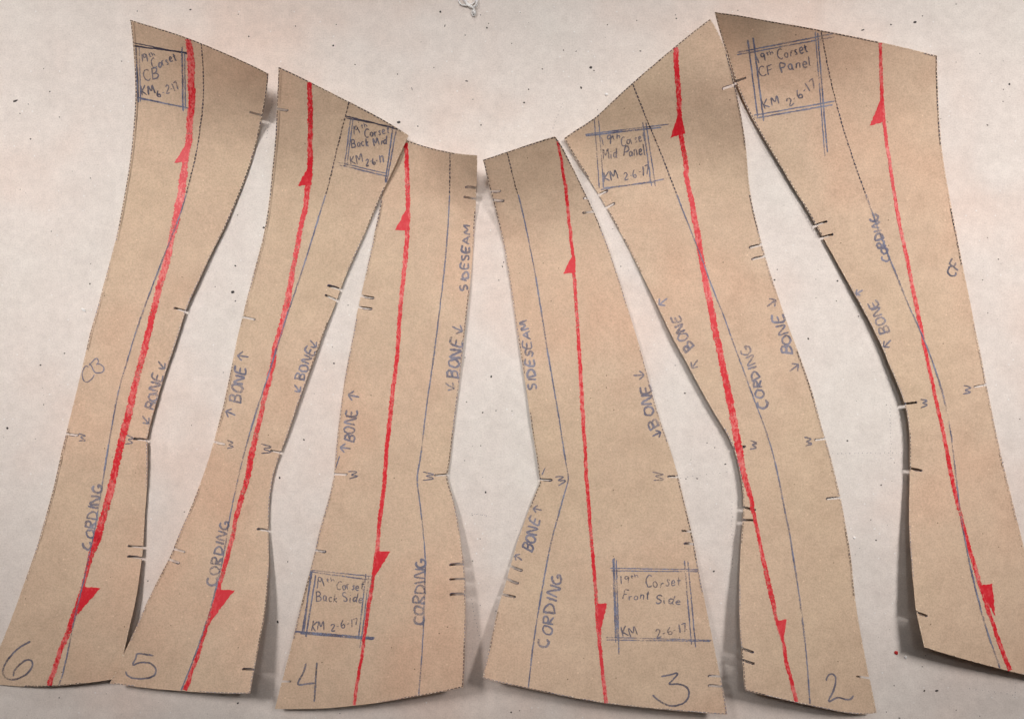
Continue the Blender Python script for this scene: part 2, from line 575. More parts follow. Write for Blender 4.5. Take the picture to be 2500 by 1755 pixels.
def sheet_mesh(ring, hf, parent, thick=0.00035, grid=11.0):
    ringl = [tuple(p) for p in ring]
    n = len(ringl)
    lo, hi = ring.min(0), ring.max(0)
    pts = [Vector(p) for p in ringl]
    cand = []
    for row, y in enumerate(np.arange(lo[1], hi[1], grid * .9)):
        for x in np.arange(lo[0] + (row % 2) * grid / 2, hi[0], grid):
            cand.append((x, y))
    cand = np.array(cand)
    cand = cand[inside_many(ring, cand)]
    near = np.array([((ring - c) ** 2).sum(1).min() for c in cand])
    pts += [Vector(c) for c in cand[near > (grid * .5) ** 2]]
    edges = [(i, (i + 1) % n) for i in range(n)]
    vc, _, fc, *_ = delaunay_2d_cdt(pts, edges, [], 1, 1e-4)
    ok = inside_many(ring, [(sum(vc[i].x for i in f) / len(f), sum(vc[i].y for i in f) / len(f)) for f in fc])
    fc = [f for f, k in zip(fc, ok) if k]
    m = len(vc)
    vt, vb = [], []
    for v, z in zip(vc, hf.many([(v.x, v.y) for v in vc])):
        x, yy, z = W3(v.x, v.y, z)
        vt.append((x, yy, z))
        vb.append((x, yy, z - thick))
    top = []
    for f in fc:
        a = [vc[i] for i in f]
        area = sum(a[i].x * a[(i + 1) % len(a)].y - a[(i + 1) % len(a)].x * a[i].y for i in range(len(a)))
        top.append(tuple(f) if area < 0 else tuple(reversed(f)))       # y down in the plan: flip
    cnt = {}
    for f in top:
        for i in range(len(f)):
            e = (f[i], f[(i + 1) % len(f)])
            cnt[e] = cnt.get(e, 0) + 1
    side = [(e[1], e[0], e[0] + m, e[1] + m) for e in cnt if (e[1], e[0]) not in cnt]
    bot = [tuple(i + m for i in reversed(f)) for f in top]
    o = link_mesh("card_sheet", vt + vb, top + bot + side, M_KRAFT, parent)
    sm = [True] * (len(top) + len(bot)) + [False] * len(side)
    o.data.polygons.foreach_set("use_smooth", sm)
    # keep the cut edge crisp
    se = {tuple(sorted(e)) for e in cnt if (e[1], e[0]) not in cnt}
    attr = o.data.attributes.new("sharp_edge", 'BOOLEAN', 'EDGE')
    attr.data.foreach_set("value", [tuple(sorted(((a if a < m else a - m), (b if b < m else b - m)))) in se for a, b in (e.vertices for e in o.data.edges)])
    return o


def edge_marks(ring, hf, parent, dark_to):
    """pencil dashes and pale pricks left along the cut line by the tracing wheel"""
    st = Strokes(hf, 5e-5)
    n = len(ring)
    closed = np.vstack([ring, ring[:1]])
    p = resample(closed, 1.0)
    ctr = ring.mean(0)
    turn = np.sum(closed[:-1, 0] * closed[1:, 1] - closed[1:, 0] * closed[:-1, 1])
    i = 0
    L = len(p)
    press = 0
    nextrun = 0
    while i < L - 8:
        if i >= nextrun:
            press = random.random()
            nextrun = i + random.randint(50, 170)
        on = int(random.uniform(5, 8))
        t = p[min(i + 4, L - 1)] - p[i]
        tl = np.linalg.norm(t)
        if tl < .5:
            i += 4
            continue
        t /= tl
        nrm = np.array([-t[1], t[0]])
        mid = p[i + 2]
        if turn < 0:
            nrm = -nrm
        topz = mid[1] < dark_to
        q = p[i:i + on + 1] + nrm * (1.3 + .6 * press)
        if press > (.15 if topz else .35):
            st.ribbon(q[[0, -1]], (3.6 if topz else 2.6) * (0.6 + .6 * press), 1 if (topz or press > .7) else 0, rag=.25, wob=.2, step=4)
        q2 = p[i + on:i + on + 4] + nrm * 1.8
        if len(q2) > 1 and random.random() < (0.8 if topz else .35):
            st.ribbon(q2[[0, -1]], 2.6, 2, rag=.2, wob=.1, step=3)
        i += on + 3
    o = st.build("edge_marking", [M_PENCIL, M_EDGE, M_FIBRE], parent)
    o["kind"] = "stuff"                    # hundreds of tiny tracing-wheel dashes
    return o


GROUP = "corset pattern pieces laid in a row on the table"


def make_piece(label, base, segments, notches, ctrl, grain, arrows, cording, box, title, notes, number=None, dark_to=560, dash_to=470, dark_box=False):
    root = bpy.data.objects.new("pattern_piece", None)
    COL.objects.link(root)
    root.location = W3(base[0], base[1], 0)
    root.empty_display_size = 0.02
    tag(root, label, "pattern piece", GROUP)
    hf = Height(ctrl)
    nl = []
    for s in notches:
        pp = P(s)
        nl.append((pp[0], pp[1], pp_w.get(s, 6.2)))
    ring, clean = cut_outline(segments, nl)
    clip = [tuple(p) for p in clean]
    sheet_mesh(ring, hf, root)
    edge_marks(clean, hf, root, dark_to)
    # dark strokes round each notch's inner end: the slot's shade, painted on
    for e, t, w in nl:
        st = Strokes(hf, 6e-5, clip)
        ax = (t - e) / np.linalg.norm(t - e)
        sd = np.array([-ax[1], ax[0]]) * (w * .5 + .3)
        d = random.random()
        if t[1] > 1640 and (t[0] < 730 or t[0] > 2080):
            continue                      # these two pale slots get no painted shade
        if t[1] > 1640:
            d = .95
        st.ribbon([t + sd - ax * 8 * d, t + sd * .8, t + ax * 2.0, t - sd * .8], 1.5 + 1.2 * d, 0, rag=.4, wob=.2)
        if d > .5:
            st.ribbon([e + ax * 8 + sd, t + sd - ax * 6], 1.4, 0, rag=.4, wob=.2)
        st.build("notch_shade", [M_EDGE], root)
    # red grain line with its half arrowheads
    st = Strokes(hf, 1.3e-4, clip)
    g = smooth_poly(P3(grain), 6.0, 0)
    st.ribbon(g, 10, 0, rag=.22, wob=.9, step=3.0, taper=False)
    go = st.build("grain_line", [M_RED], root)
    for a in arrows:
        st = Strokes(hf, 1.6e-4, clip)
        st.fill(P(a))
        st.build("arrowhead", [M_RED_SOLID], go)
    # cording line
    st = Strokes(hf, 9e-5, clip)
    c = smooth_poly(P(cording), 5.0, 1)
    cc = resample(c, 1.0)
    i = 0
    while i < len(cc) - 4:
        dash = cc[i, 1] < dash_to
        on = int(random.uniform(6, 9)) if dash else int(random.uniform(30, 90))
        seg = cc[i:i + on + 1]
        st.ribbon(seg, 3.6 if dash else random.uniform(2.8, 4.4), 1 if dash else 0, rag=.25, wob=.35, step=3.5)
        i += on + (2 if dash else 0)
    co = st.build("cording_line", [M_PENCIL, M_EDGE], root)
    # title box
    if box:
        st = Strokes(hf, 7.5e-5, clip)
        for li, ln in enumerate(box):
            q = P(ln)
            mat = 1 if (li < 2 and dark_box) else 0
            for k in range(1 + (random.random() < .4)):
                j = np.array([[random.uniform(-1, 1), random.uniform(-1, 1)] for _ in q])
                st.ribbon(smooth_poly(q + j, 6, 0), random.uniform(2.6, 3.6), mat, rag=.35, wob=.35)
        bo = st.build("title_box", [M_PENCIL, M_PENCIL_DARK], root)
        st = Strokes(hf, 8.5e-5, clip)
        for text, ln, h in title:
            q = P(ln)
            if text == '19th':
                m = q[0] + (q[1] - q[0]) * .48
                lettering(st, '19', q[0], m, h / TK, 3.1, 0)
                up = np.array([0, -h / TK * .42])
                lettering(st, 'th', m + up + (q[1] - q[0]) * .06, q[1] + up, h / TK * .55, 2.5, 0)
            else:
                lettering(st, text, q[0], q[1], h / TK, 3.1, 0)
        st.build("handwriting", [M_TITLE], bo)
    # notes along the seams
    for kind, text, ln, h in notes:
        st = Strokes(hf, 1.05e-4, clip)
        if kind == 'arrow':
            q = P(ln)
            arrow_note(st, q[0], math.degrees(math.atan2(q[1][1] - q[0][1], q[1][0] - q[0][0])), h / TK)
            st.build("bone_arrow", [M_NOTE], root)
        elif kind == 'trace':
            for part in ln:
                st.ribbon(smooth_poly(P(part), 3, 0), 3.0, 0, rag=.3, wob=.3)
            st.build("centre_back_note", [M_NOTE], root)
        elif kind == 'line':
            st.ribbon(P(ln), h / TK, 0)
            st.build("tick_mark", [M_PENCIL], root)
        else:
            q = P(ln)
            lettering(st, text, q[0], q[1], h / TK, 5.0 if text != 'W' else 3.4, 0)
            nm = {'BONE': 'bone_note', 'CORDING': 'cording_note', 'SIDESEAM': 'side_seam_note', 'W': 'waist_mark', 'CF': 'centre_front_note', 'CB': 'centre_back_note'}[text]
            st.build(nm, [M_TITLE if text in ('W', 'CF') else M_NOTE], co if text == 'CORDING' else root)
    if number:
        st = Strokes(hf, 7e-5, clip)
        for ln in number:
            st.ribbon(smooth_poly(P(ln), 4, 0), 4.6, 0, rag=.25, wob=.3)
        st.build("piece_number", [M_TITLE], root)
    return root, hf


pp_w = {}

# ---- piece 6
make_piece(
    "kraft pattern piece with pencilled 6 and boxed CB note, leftmost of the row", (230, 900),
    ["a0 1025,158 1170,205 1320,245 1460,295 1580,340 1700,390 1830,445 1960,505 2060,553 2113,583",
     "a0 2113,583 2105,680 2090,790 2075,870 2060,940 2045,1030 2020,1130 1990,1240 1955,1350 1910,1470 1880,1540 b0 1830,310 1790,400 1740,500 1690,590 1650,670 1610,760 1570,850 1530,930 1500,1000 1465,1085 1445,1150 1420,1230 1390,1330 c0 1345,100 1310,200 1275,310 1240,430 1205,540 1180,640 1158,740",
     "c0 1158,740 1160,800 1163,900 1162,1000 1158,1100 1150,1230 1140,1350 1132,1450 d0 1132,220 1120,310 1112,370 1105,430 1095,500 1085,590 1060,720 1030,840 1000,970 970,1110 930,1292",
     "d0 930,1292 860,1302 780,1315 680,1328 570,1340 470,1350 370,1358 240,1358 100,1350 0,1340 -125,1330",
     "d0 -125,1330 -60,1180 0,1040 30,970 75,860 130,720 175,580 215,470 260,350 300,220 335,100 362,0 c0 395,1230 425,1110 450,1000 470,900 495,800 515,720 530,660 560,540 590,430 615,320 640,220 660,130 690,0 b0 700,1290 735,1170 770,1060 800,940 835,810 870,690 905,560 935,430 960,280 985,150 1010,0 a0 1028,1240 1040,1130 1055,950 1065,800 1066,700 1062,560 1048,330 1025,158"],
    ["a0 2068,912 1970,885", "b0 1470,1100 1375,1070", "c0 1160,755 1055,745", "d0 1130,258 1012,250", "d0 1118,345 1008,332", "c0 522,706 612,716"],
    [(318, 48, 9), (655, 180, 11), (330, 250, 3), (640, 290, 5), (300, 420, 1), (550, 480, 3.5), (200, 850, .3), (420, 800, 4), (360, 1075, 5),
     (150, 1080, .3), (350, 1300, 4), (100, 1300, 1), (300, 1600, 6), (290, 1655, 6), (0, 1650, 3)],
    "a0 1475,300,42 1495,400,50 1505,520,58 1505,650,55 1510,760,55 1505,850,52 1495,950,50 1490,1080,50 1470,1200,50 1455,1300,48 1430,1450,55 b0 1450,0,58 1430,150,60 1402,280,58 1380,400,60 1350,530,48 1325,650,50 1290,780,52 1245,940,48 1205,1110,46 1165,1270,46 1130,1430,50 c0 1145,20,50 1090,220,48 1040,420,52 1010,560,56 975,690,56 930,880,52 900,1020,54 870,1140,56 840,1260,54 800,1400,56 765,1540,58 d0 780,130,58 750,230,54 715,330,42 690,430,32 660,540,30 630,650,34 600,740,42 560,850,38 525,960,42 480,1060,36 445,1170,36 405,1290,38 380,1357,38",
    ["a0 1500,1080 1370,1285 1480,1270", "d0 650,568 790,580 610,790"],
    "a0 1583,345 1595,450 1600,560 1603,700 1600,800 1590,900 1575,1020 1555,1150 1530,1290 b0 1505,10 1465,180 1430,310 1385,420 1340,540 1290,660 1240,790 1190,920 1140,1050 1100,1170 1050,1310 c0 1035,20 1000,130 960,270 925,390 900,530 875,670 855,800 830,930 815,1050 795,1170 775,1290 755,1400 735,1520 d0 725,220 700,330 675,450 650,560 620,680 590,800 565,920 540,1050 515,1170 490,1270 462,1350",
    ["a0 1050,340 1480,425", "a0 1055,367 1470,418", "a0 1072,380 1088,810", "a0 1098,380 1105,805", "a0 1432,372 1440,875", "a0 1452,420 1462,862", "a0 1065,765 1530,862", "a0 1110,782 1470,850"],
    [("19th", "a0 1118,505 1225,470", 75), ("Corset", "a0 1205,548 1395,478", 80), ("CB", "a0 1140,640 1250,622", 78), ("KM", "a0 1118,758 1222,742", 72), ("6-2-17", "a0 1245,775 1420,700", 66)],
    [("trace", "", ["c0 696,180 675,172 652,205 648,252 660,288 690,298 726,270 741,240", "c0 699,168 750,116 768,116 774,143 756,161 780,155 810,173 819,197 804,221 756,227 738,212 722,178 700,150"], 0), ("t", "BONE", "c0 1215,522 1278,245", 75), ("arrow", "", "c0 1145,595 1185,645", 80), ("arrow", "", "c0 1270,165 1310,215", 80),
     ("t", "CORDING", "c0 722,1615 800,1115", 76), ("t", "W", "c0 668,768 680,705", 52), ("t", "W", "c0 1042,792 1045,720", 56)],
    ["d0 240,1000 150,1050 80,1120 30,1200 25,1260 60,1295 130,1295 210,1255 255,1190 245,1150 210,1145 150,1185 110,1240 105,1275"], dark_box=True)

# ---- piece 5
make_piece(
    "kraft pattern piece with pencilled 5 and boxed Back Mid note, lapping over piece 6", (640, 950),
    ["a1 260,530 340,565 430,605 520,655 620,705 720,755 815,805 920,855 1020,908 1110,960 1200,1012 1282,1068",
     "a1 1282,1068 1265,1105 1230,1180 1190,1270 1150,1360 1110,1440 1075,1520 b1 1020,290 980,390 930,500 880,620 830,720 790,810 755,895 735,960 700,1050 670,1130 635,1210 600,1300 c1 545,110 500,230 455,350 415,460 380,570 345,670 315,750 285,830 260,890 235,960 215,1040 200,1130 188,1220 182,1320 180,1440 178,1500 d1 182,260 183,370 178,470 170,600 160,720 145,830 125,920 105,1020 90,1110 72,1200 58,1260 48,1320 35,1410",
     "d0 1968,1410 1850,1412 1700,1408 1580,1400 1450,1390 1320,1382 1200,1372 1080,1358 960,1342 865,1330",
     "d0 865,1330 910,1230 970,1110 1020,1000 1070,890 1110,800 1150,700 1190,620 1230,540 1270,460 1310,390 1345,320 1385,220 1415,130 c0 1465,1370 1500,1290 1535,1200 1570,1110 1600,1030 1625,960 1650,880 1670,820 1690,740 1710,660 1735,570 1760,480 1780,380 1800,280 1820,190 1840,100 b0 1860,1330 1890,1220 1910,1130 1930,1050 1955,950 1985,830 2015,720 2045,620 2075,500 2090,420 2105,320 2120,220 2130,120 2140,0 a0 2155,1230 2165,1100 2172,1000 2177,870 2182,760 2188,640 2194,530"],
    ["a1 245,858 330,870", "b1 752,925 650,895", "b1 715,1008 628,970", "c1 280,855 200,838", "c1 185,1468 92,1455", "d0 2005,1222 1912,1218", "d0 1330,355 1410,382", "d0 1360,270 1455,295", "c0 1685,768 1770,788", "b0 1912,1140 2005,1160"],
    [(680, 165, 11), (997, 331, 7.9), (840, 250, 8.5), (665, 420, 2), (930, 480, 5), (600, 700, .6), (790, 780, 4), (560, 950, .6), (690, 1100, 5), (470, 1250, .8),
     (655, 1300, 4), (330, 1500, 6), (268, 1667, 9), (610, 1692, 17), (640, 1550, 11), (440, 1685, 10), (840, 620, 5)],
    "a1 500,640,34 505,760,38 508,900,40 508,1050,38 505,1150,38 505,1300,44 490,1480,44 b1 485,130,44 465,300,40 430,450,38 405,590,40 380,720,36 362,830,42 345,920,46 325,1030,50 290,1180,46 260,1290,42 225,1400,42 c1 215,150,40 180,290,44 145,430,36 110,600,38 75,740,42 45,880,46 c0 1950,1040,44 1925,1130,40 1890,1250,40 1850,1390,36 d0 1845,120,34 1810,250,34 1780,370,34 1745,490,32 1720,590,30 1690,690,30 1650,820,34 1615,920,28 1580,1030,30 1550,1130,30 1510,1230,28 1480,1320,34 1450,1392,34",
    ["a1 498,1305 408,1465 520,1460", "d0 1703,588 1845,598 1645,860"],
    "a1 812,808 790,890 765,990 740,1090 710,1210 685,1310 660,1430 b1 640,140 590,310 540,460 490,640 440,790 390,930 350,1060 310,1170 270,1300 c1 190,210 100,480 50,620 10,790 c0 1920,860 1890,980 1860,1120 1830,1260 1800,1400 d0 1790,150 1765,300 1740,420 1705,570 1670,700 1640,800 1600,920 1560,1040 1520,1150 1480,1250 1425,1385",
    ["a1 785,915 1215,1025", "a1 790,932 1165,1003", "a1 828,930 775,1310", "a1 845,935 795,1315", "a1 1160,1003 1095,1440", "a1 1183,1025 1112,1440", "a1 740,1300 1112,1392", "a1 718,1275 1110,1370"],
    [("19th", "a1 850,1062 960,1030", 70), ("Corset", "a1 935,1087 1132,1055", 72), ("Back Mid", "a1 832,1165 1110,1138", 70), ("KM", "a1 825,1295 925,1285", 76), ("2-6-17", "a1 945,1312 1100,1275", 60)],
    [("t", "BONE", "c0 1893,465 1940,190", 86), ("arrow", "", "c0 1815,543 1770,525", 85), ("arrow", "", "c0 1912,95 1865,88", 90), ("t", "CORDING", "d0 1705,560 1800,60", 75),
     ("t", "W", "c0 1840,822 1838,757", 60), ("t", "BONE", "c1 455,285 545,50", 75), ("arrow", "", "c1 405,348 435,390", 72), ("arrow", "", "c1 530,-2 560,35", 75), ("t", "W", "c1 195,862 195,790", 75)],
    ["d0 1210,1110 1090,1095 1070,1130 1045,1185 1100,1165 1180,1170 1225,1215 1215,1265 1150,1290 1060,1290 1000,1265 990,1235"], dark_box=True)

# ---- piece 4
make_piece(
    "kraft pattern piece with pencilled 4 and boxed Back Side note, tucked under piece 5", (940, 1000),
    ["a1 1190,1082 1282,1110 1350,1135 1430,1160 1520,1182 1600,1200 1700,1215 1780,1222 1822,1225",
     "a1 1822,1225 1822,1300 1818,1400 1814,1500 1812,1580 b1 1808,300 1802,440 1793,560 1785,680 1775,790 1765,900 1752,1000 1742,1100 1730,1200 1718,1310 c1 1700,120 1688,240 1672,370 1657,490 1643,600 1630,720 1617,830 1605,920 1590,1020",
     "c1 1590,1020 1580,1045 1598,1100 1620,1170 1645,1260 1665,1360 1680,1460 1693,1560 d1 1700,270 1708,330 1715,375 1722,440 1727,560 1730,700 1730,850 1726,1000 1722,1150 1718,1290 1710,1360",
     "d1 1710,1360 1580,1390 1450,1415 1300,1440 1150,1465 1000,1490 850,1505 700,1522 560,1530 400,1533 230,1530",
     "d1 230,1530 250,1450 270,1370 288,1300 305,1240 325,1160 350,1070 372,980 390,890 410,800 435,710 465,600 490,500 515,410 535,330 552,260 570,170 590,90 c1 620,1330 645,1240 670,1150 690,1060",
     "c1 690,1060 697,1010 703,920 712,800 725,680 740,560 755,440 770,330 790,200 810,100 b1 830,1360 850,1260 865,1170 880,1090 895,1020 910,965 925,900 945,800 965,700 985,620 1000,560 1012,480 1030,400 1045,330 1075,170 a1 1120,1360 1160,1200 1190,1082"],
    ["a1 1818,1480 1735,1475", "a1 1815,1567 1720,1552", "c1 1588,1025 1492,1032", "d1 1715,390 1608,398", "d1 1725,505 1610,512", "d1 1728,625 1612,632", "d1 285,1315 352,1315", "d1 548,283 625,292", "c1 697,1022 795,1025", "b1 890,1062 990,1075", "b1 910,975 1005,990"],
    [(980, 345, 2.5), (1165, 380, 9.5), (1160, 460, 7), (930, 480, 3), (900, 560, 1.5), (1140, 700, 6), (830, 900, .8), (1120, 900, 4.5), (1095, 1160, 4.5), (815, 1160, .8),
     (760, 1350, 2), (1130, 1400, 9), (671, 1730, 6), (720, 1550, 4), (1130, 1675, 18), (900, 1715, 11), (1080, 400, 10)],
    "a1 1262,1125,30 1268,1300,34 1272,1450,36 b1 1275,150,36 1278,300,34 1272,450,34 1265,560,36 1255,700,36 1240,830,32 1225,980,32 1215,1120,32 1205,1250,32 c1 1195,50,32 1175,230,32 1150,440,34 1130,640,34 1110,820,32 1098,980,32 1085,1140,32 1065,1300,32 1050,1420,30 d1 1045,150,28 1035,280,34 1015,400,28 1000,530,26 975,680,28 955,820,26 935,950,26 920,1080,25 895,1220,25 870,1370,24 852,1502,24",
    ["b1 1268,285 1172,460 1292,462", "d1 1030,288 1138,295 1010,500"],
    "a1 1608,1210 1608,1350 1605,1500 b1 1605,150 1600,300 1590,470 1575,650 1560,800 1545,930 1530,1050 1510,1220 c1 1490,20 1470,180 1445,330 1425,470 1405,640 1390,780 1375,900 1355,1010 1342,1040 1355,1130 1370,1240 1385,1370 1400,1500 d1 1408,250 1415,400 1408,560 1405,720 1400,850 1395,980 1385,1130 1375,1260 1360,1430",
    ["d1 500,437 1005,487", "d1 520,457 1020,517", "d1 525,440 440,942", "d1 552,480 475,965", "d1 510,450 455,930", "d1 947,470 885,982", "d1 968,480 908,1000", "d1 992,490 895,1050", "d1 385,920 1015,972", "d1 430,938 1010,982"],
    [("19th", "d1 555,580 700,560", 76), ("Corset", "d1 712,592 925,600", 74), ("Back Side", "d1 555,682 912,696", 74), ("KM", "d1 515,915 612,910", 76), ("2-6-17", "d1 670,920 890,872", 62)],
    [("t", "BONE", "c1 850,772 876,520", 86), ("arrow", "", "c1 785,818 740,812", 85), ("arrow", "", "c1 850,408 800,398", 90), ("line", "", "c1 738,880 705,985", 10), ("t", "W", "c1 882,1050 882,990", 66),
     ("t", "W", "c1 1475,1072 1480,1005", 80), ("t", "BONE", "c1 1668,270 1700,-30", 88), ("arrow", "", "c1 1605,330 1640,352", 85), ("arrow", "", "b1 1665,1235 1705,1255", 90),
     ("t", "SIDESEAM", "b1 1738,930 1772,425", 58), ("t", "CORDING", "d1 1402,872 1415,350", 84)],
    ["d1 475,1170 455,1240 410,1335 470,1335 545,1325", "d1 560,1165 550,1300 540,1475"])

# ---- piece 3
make_piece(
    "kraft pattern piece with pencilled 3 and boxed Front Side note near its foot", (1470, 1050),
    ["a1 1868,1260 1935,1235 a2 120,1200 240,1155 380,1110 500,1075",
     "a2 500,1075 520,1100 560,1160 600,1240 645,1330 690,1420 725,1500 b2 755,200 785,270 815,330 845,400 870,470 900,540 925,610 950,690 980,780 1010,870 1040,960 1065,1050 1090,1130 1115,1210 1140,1290 1165,1370 c2 1185,90 1215,200 1245,310 1270,410 1300,510 1330,610 1360,690 1390,780 1415,850 1440,940 1465,1020 1480,1080 1500,1170 1530,1290 1555,1390 1575,1480 1595,1560 d2 1600,270 1615,350 1635,450 1650,540 1670,640 1690,740 1710,840 1730,930 1745,1010 1760,1080 1780,1170 1795,1260 1808,1310 1830,1400 1843,1490 1855,1575",
     "d2 1855,1575 1700,1565 1500,1550 1300,1530 1100,1510 900,1490 700,1455 500,1415 300,1375 150,1340 0,1310 d1 1865,1285",
     "d1 1865,1285 1890,1170 1915,1060 1940,950 1965,830 1985,740 2010,650 2035,580 2055,510 2075,440 2105,330 2130,240 2160,150 c2 225,1500 255,1410 290,1310 320,1240 350,1160 382,1085",
     "c2 382,1085 376,1040 370,990 355,890 340,790 322,690 305,570 290,460 275,370 260,270 245,170 230,80 b2 200,1250 185,1150 170,1040 155,930 135,810 118,700 100,590 75,480 50,380 25,270 b1 1935,190 1915,110 1895,30 a1 1885,1330 1868,1260"],
    ["b2 805,312 720,324", "b2 765,205 728,208", "c2 1470,1045 1392,1042", "c2 1575,1475 1502,1468", "c2 1597,1572 1520,1570", "d2 1797,1275 1710,1272", "d2 1820,1355 1710,1348", "d1 2018,628 2120,648", "d1 2055,508 2145,542", "d1 2085,408 2175,440", "c2 382,1062 472,1068", "b1 1920,155 2005,150", "b1 1942,222 2030,226"],
    [(1180, 390, 9), (1355, 333, 10.5), (1450, 530, 8), (1200, 550, 5), (1260, 850, 3), (1560, 850, 10), (1320, 1165, 2.5), (1655, 1165, 4), (1240, 1450, 5), (1700, 1400, 5),
     (1178, 1653, 16), (1775, 1743, 14), (1480, 1715, 15), (1400, 700, 7), (1450, 1400, 4)],
    "a2 520,1115,22 545,1230,22 560,1340,24 575,1440,24 b2 585,130,26 600,280,24 615,420,24 630,560,26 645,700,26 650,800,26 660,930,28 665,1050,26 675,1180,28 682,1310,26 c2 690,50,30 700,220,28 710,400,32 720,560,30 728,700,28 738,850,26 745,1000,28 755,1130,28 765,1250,28 775,1400,28 d2 785,170,26 800,360,28 815,550,26 830,700,28 840,830,38 850,1000,30 865,1150,28 880,1300,28 902,1485,32",
    ["b2 648,628 563,800 660,790", "d2 828,698 912,702 848,950"],
    "a2 123,1205 150,1310 175,1420 200,1520 b2 205,150 240,300 275,440 305,610 335,750 360,890 380,1030 400,1150 420,1270 c2 432,0 460,170 485,310 510,460 535,600 555,740 575,870 600,1020 610,1055 595,1110 565,1200 540,1300 505,1430 d2 490,130 455,280 425,440 400,580 380,700 355,850 330,1010 310,1170 290,1360",
    ["d2 935,425 1625,434", "d2 945,442 1625,447", "d2 955,350 980,1005", "d2 980,360 1003,1105", "d2 966,345 990,990", "d2 1518,360 1573,1022", "d2 1548,368 1605,1045", "d2 895,970 1740,992", "d2 905,990 1720,1000"],
    [("19th", "d2 1015,548 1160,520", 62), ("Corset", "d2 1212,580 1492,566", 92), ("Front", "d2 1030,672 1240,672", 70), ("Side", "d2 1290,698 1485,712", 66), ("KM", "d2 1032,960 1155,956", 78), ("2-6-17", "d2 1300,972 1545,920", 64)],
    [("t", "SIDESEAM", "c2 358,355 285,-195", 62), ("t", "BONE", "d2 322,300 382,45", 86), ("arrow", "", "c2 362,1298 325,1290", 70), ("arrow", "", "d2 212,342 180,320", 72), ("t", "CORDING", "d2 447,1050 552,485", 84),
     ("t", "W", "c2 578,1092 560,1020", 62), ("t", "W", "c2 1360,1080 1362,1008", 88), ("t", "BONE", "c2 1312,642 1240,318", 84), ("arrow", "", "c2 1158,245 1200,243", 88), ("arrow", "", "c2 1300,708 1335,690", 75),
     ("line", "", "c2 425,970 395,1030", 9)],
    ["d2 1335,1275 1390,1265 1465,1250 1430,1300 1395,1335 1470,1335 1530,1355 1555,1400 1530,1470 1450,1505 1370,1495 1300,1450 1268,1420"])

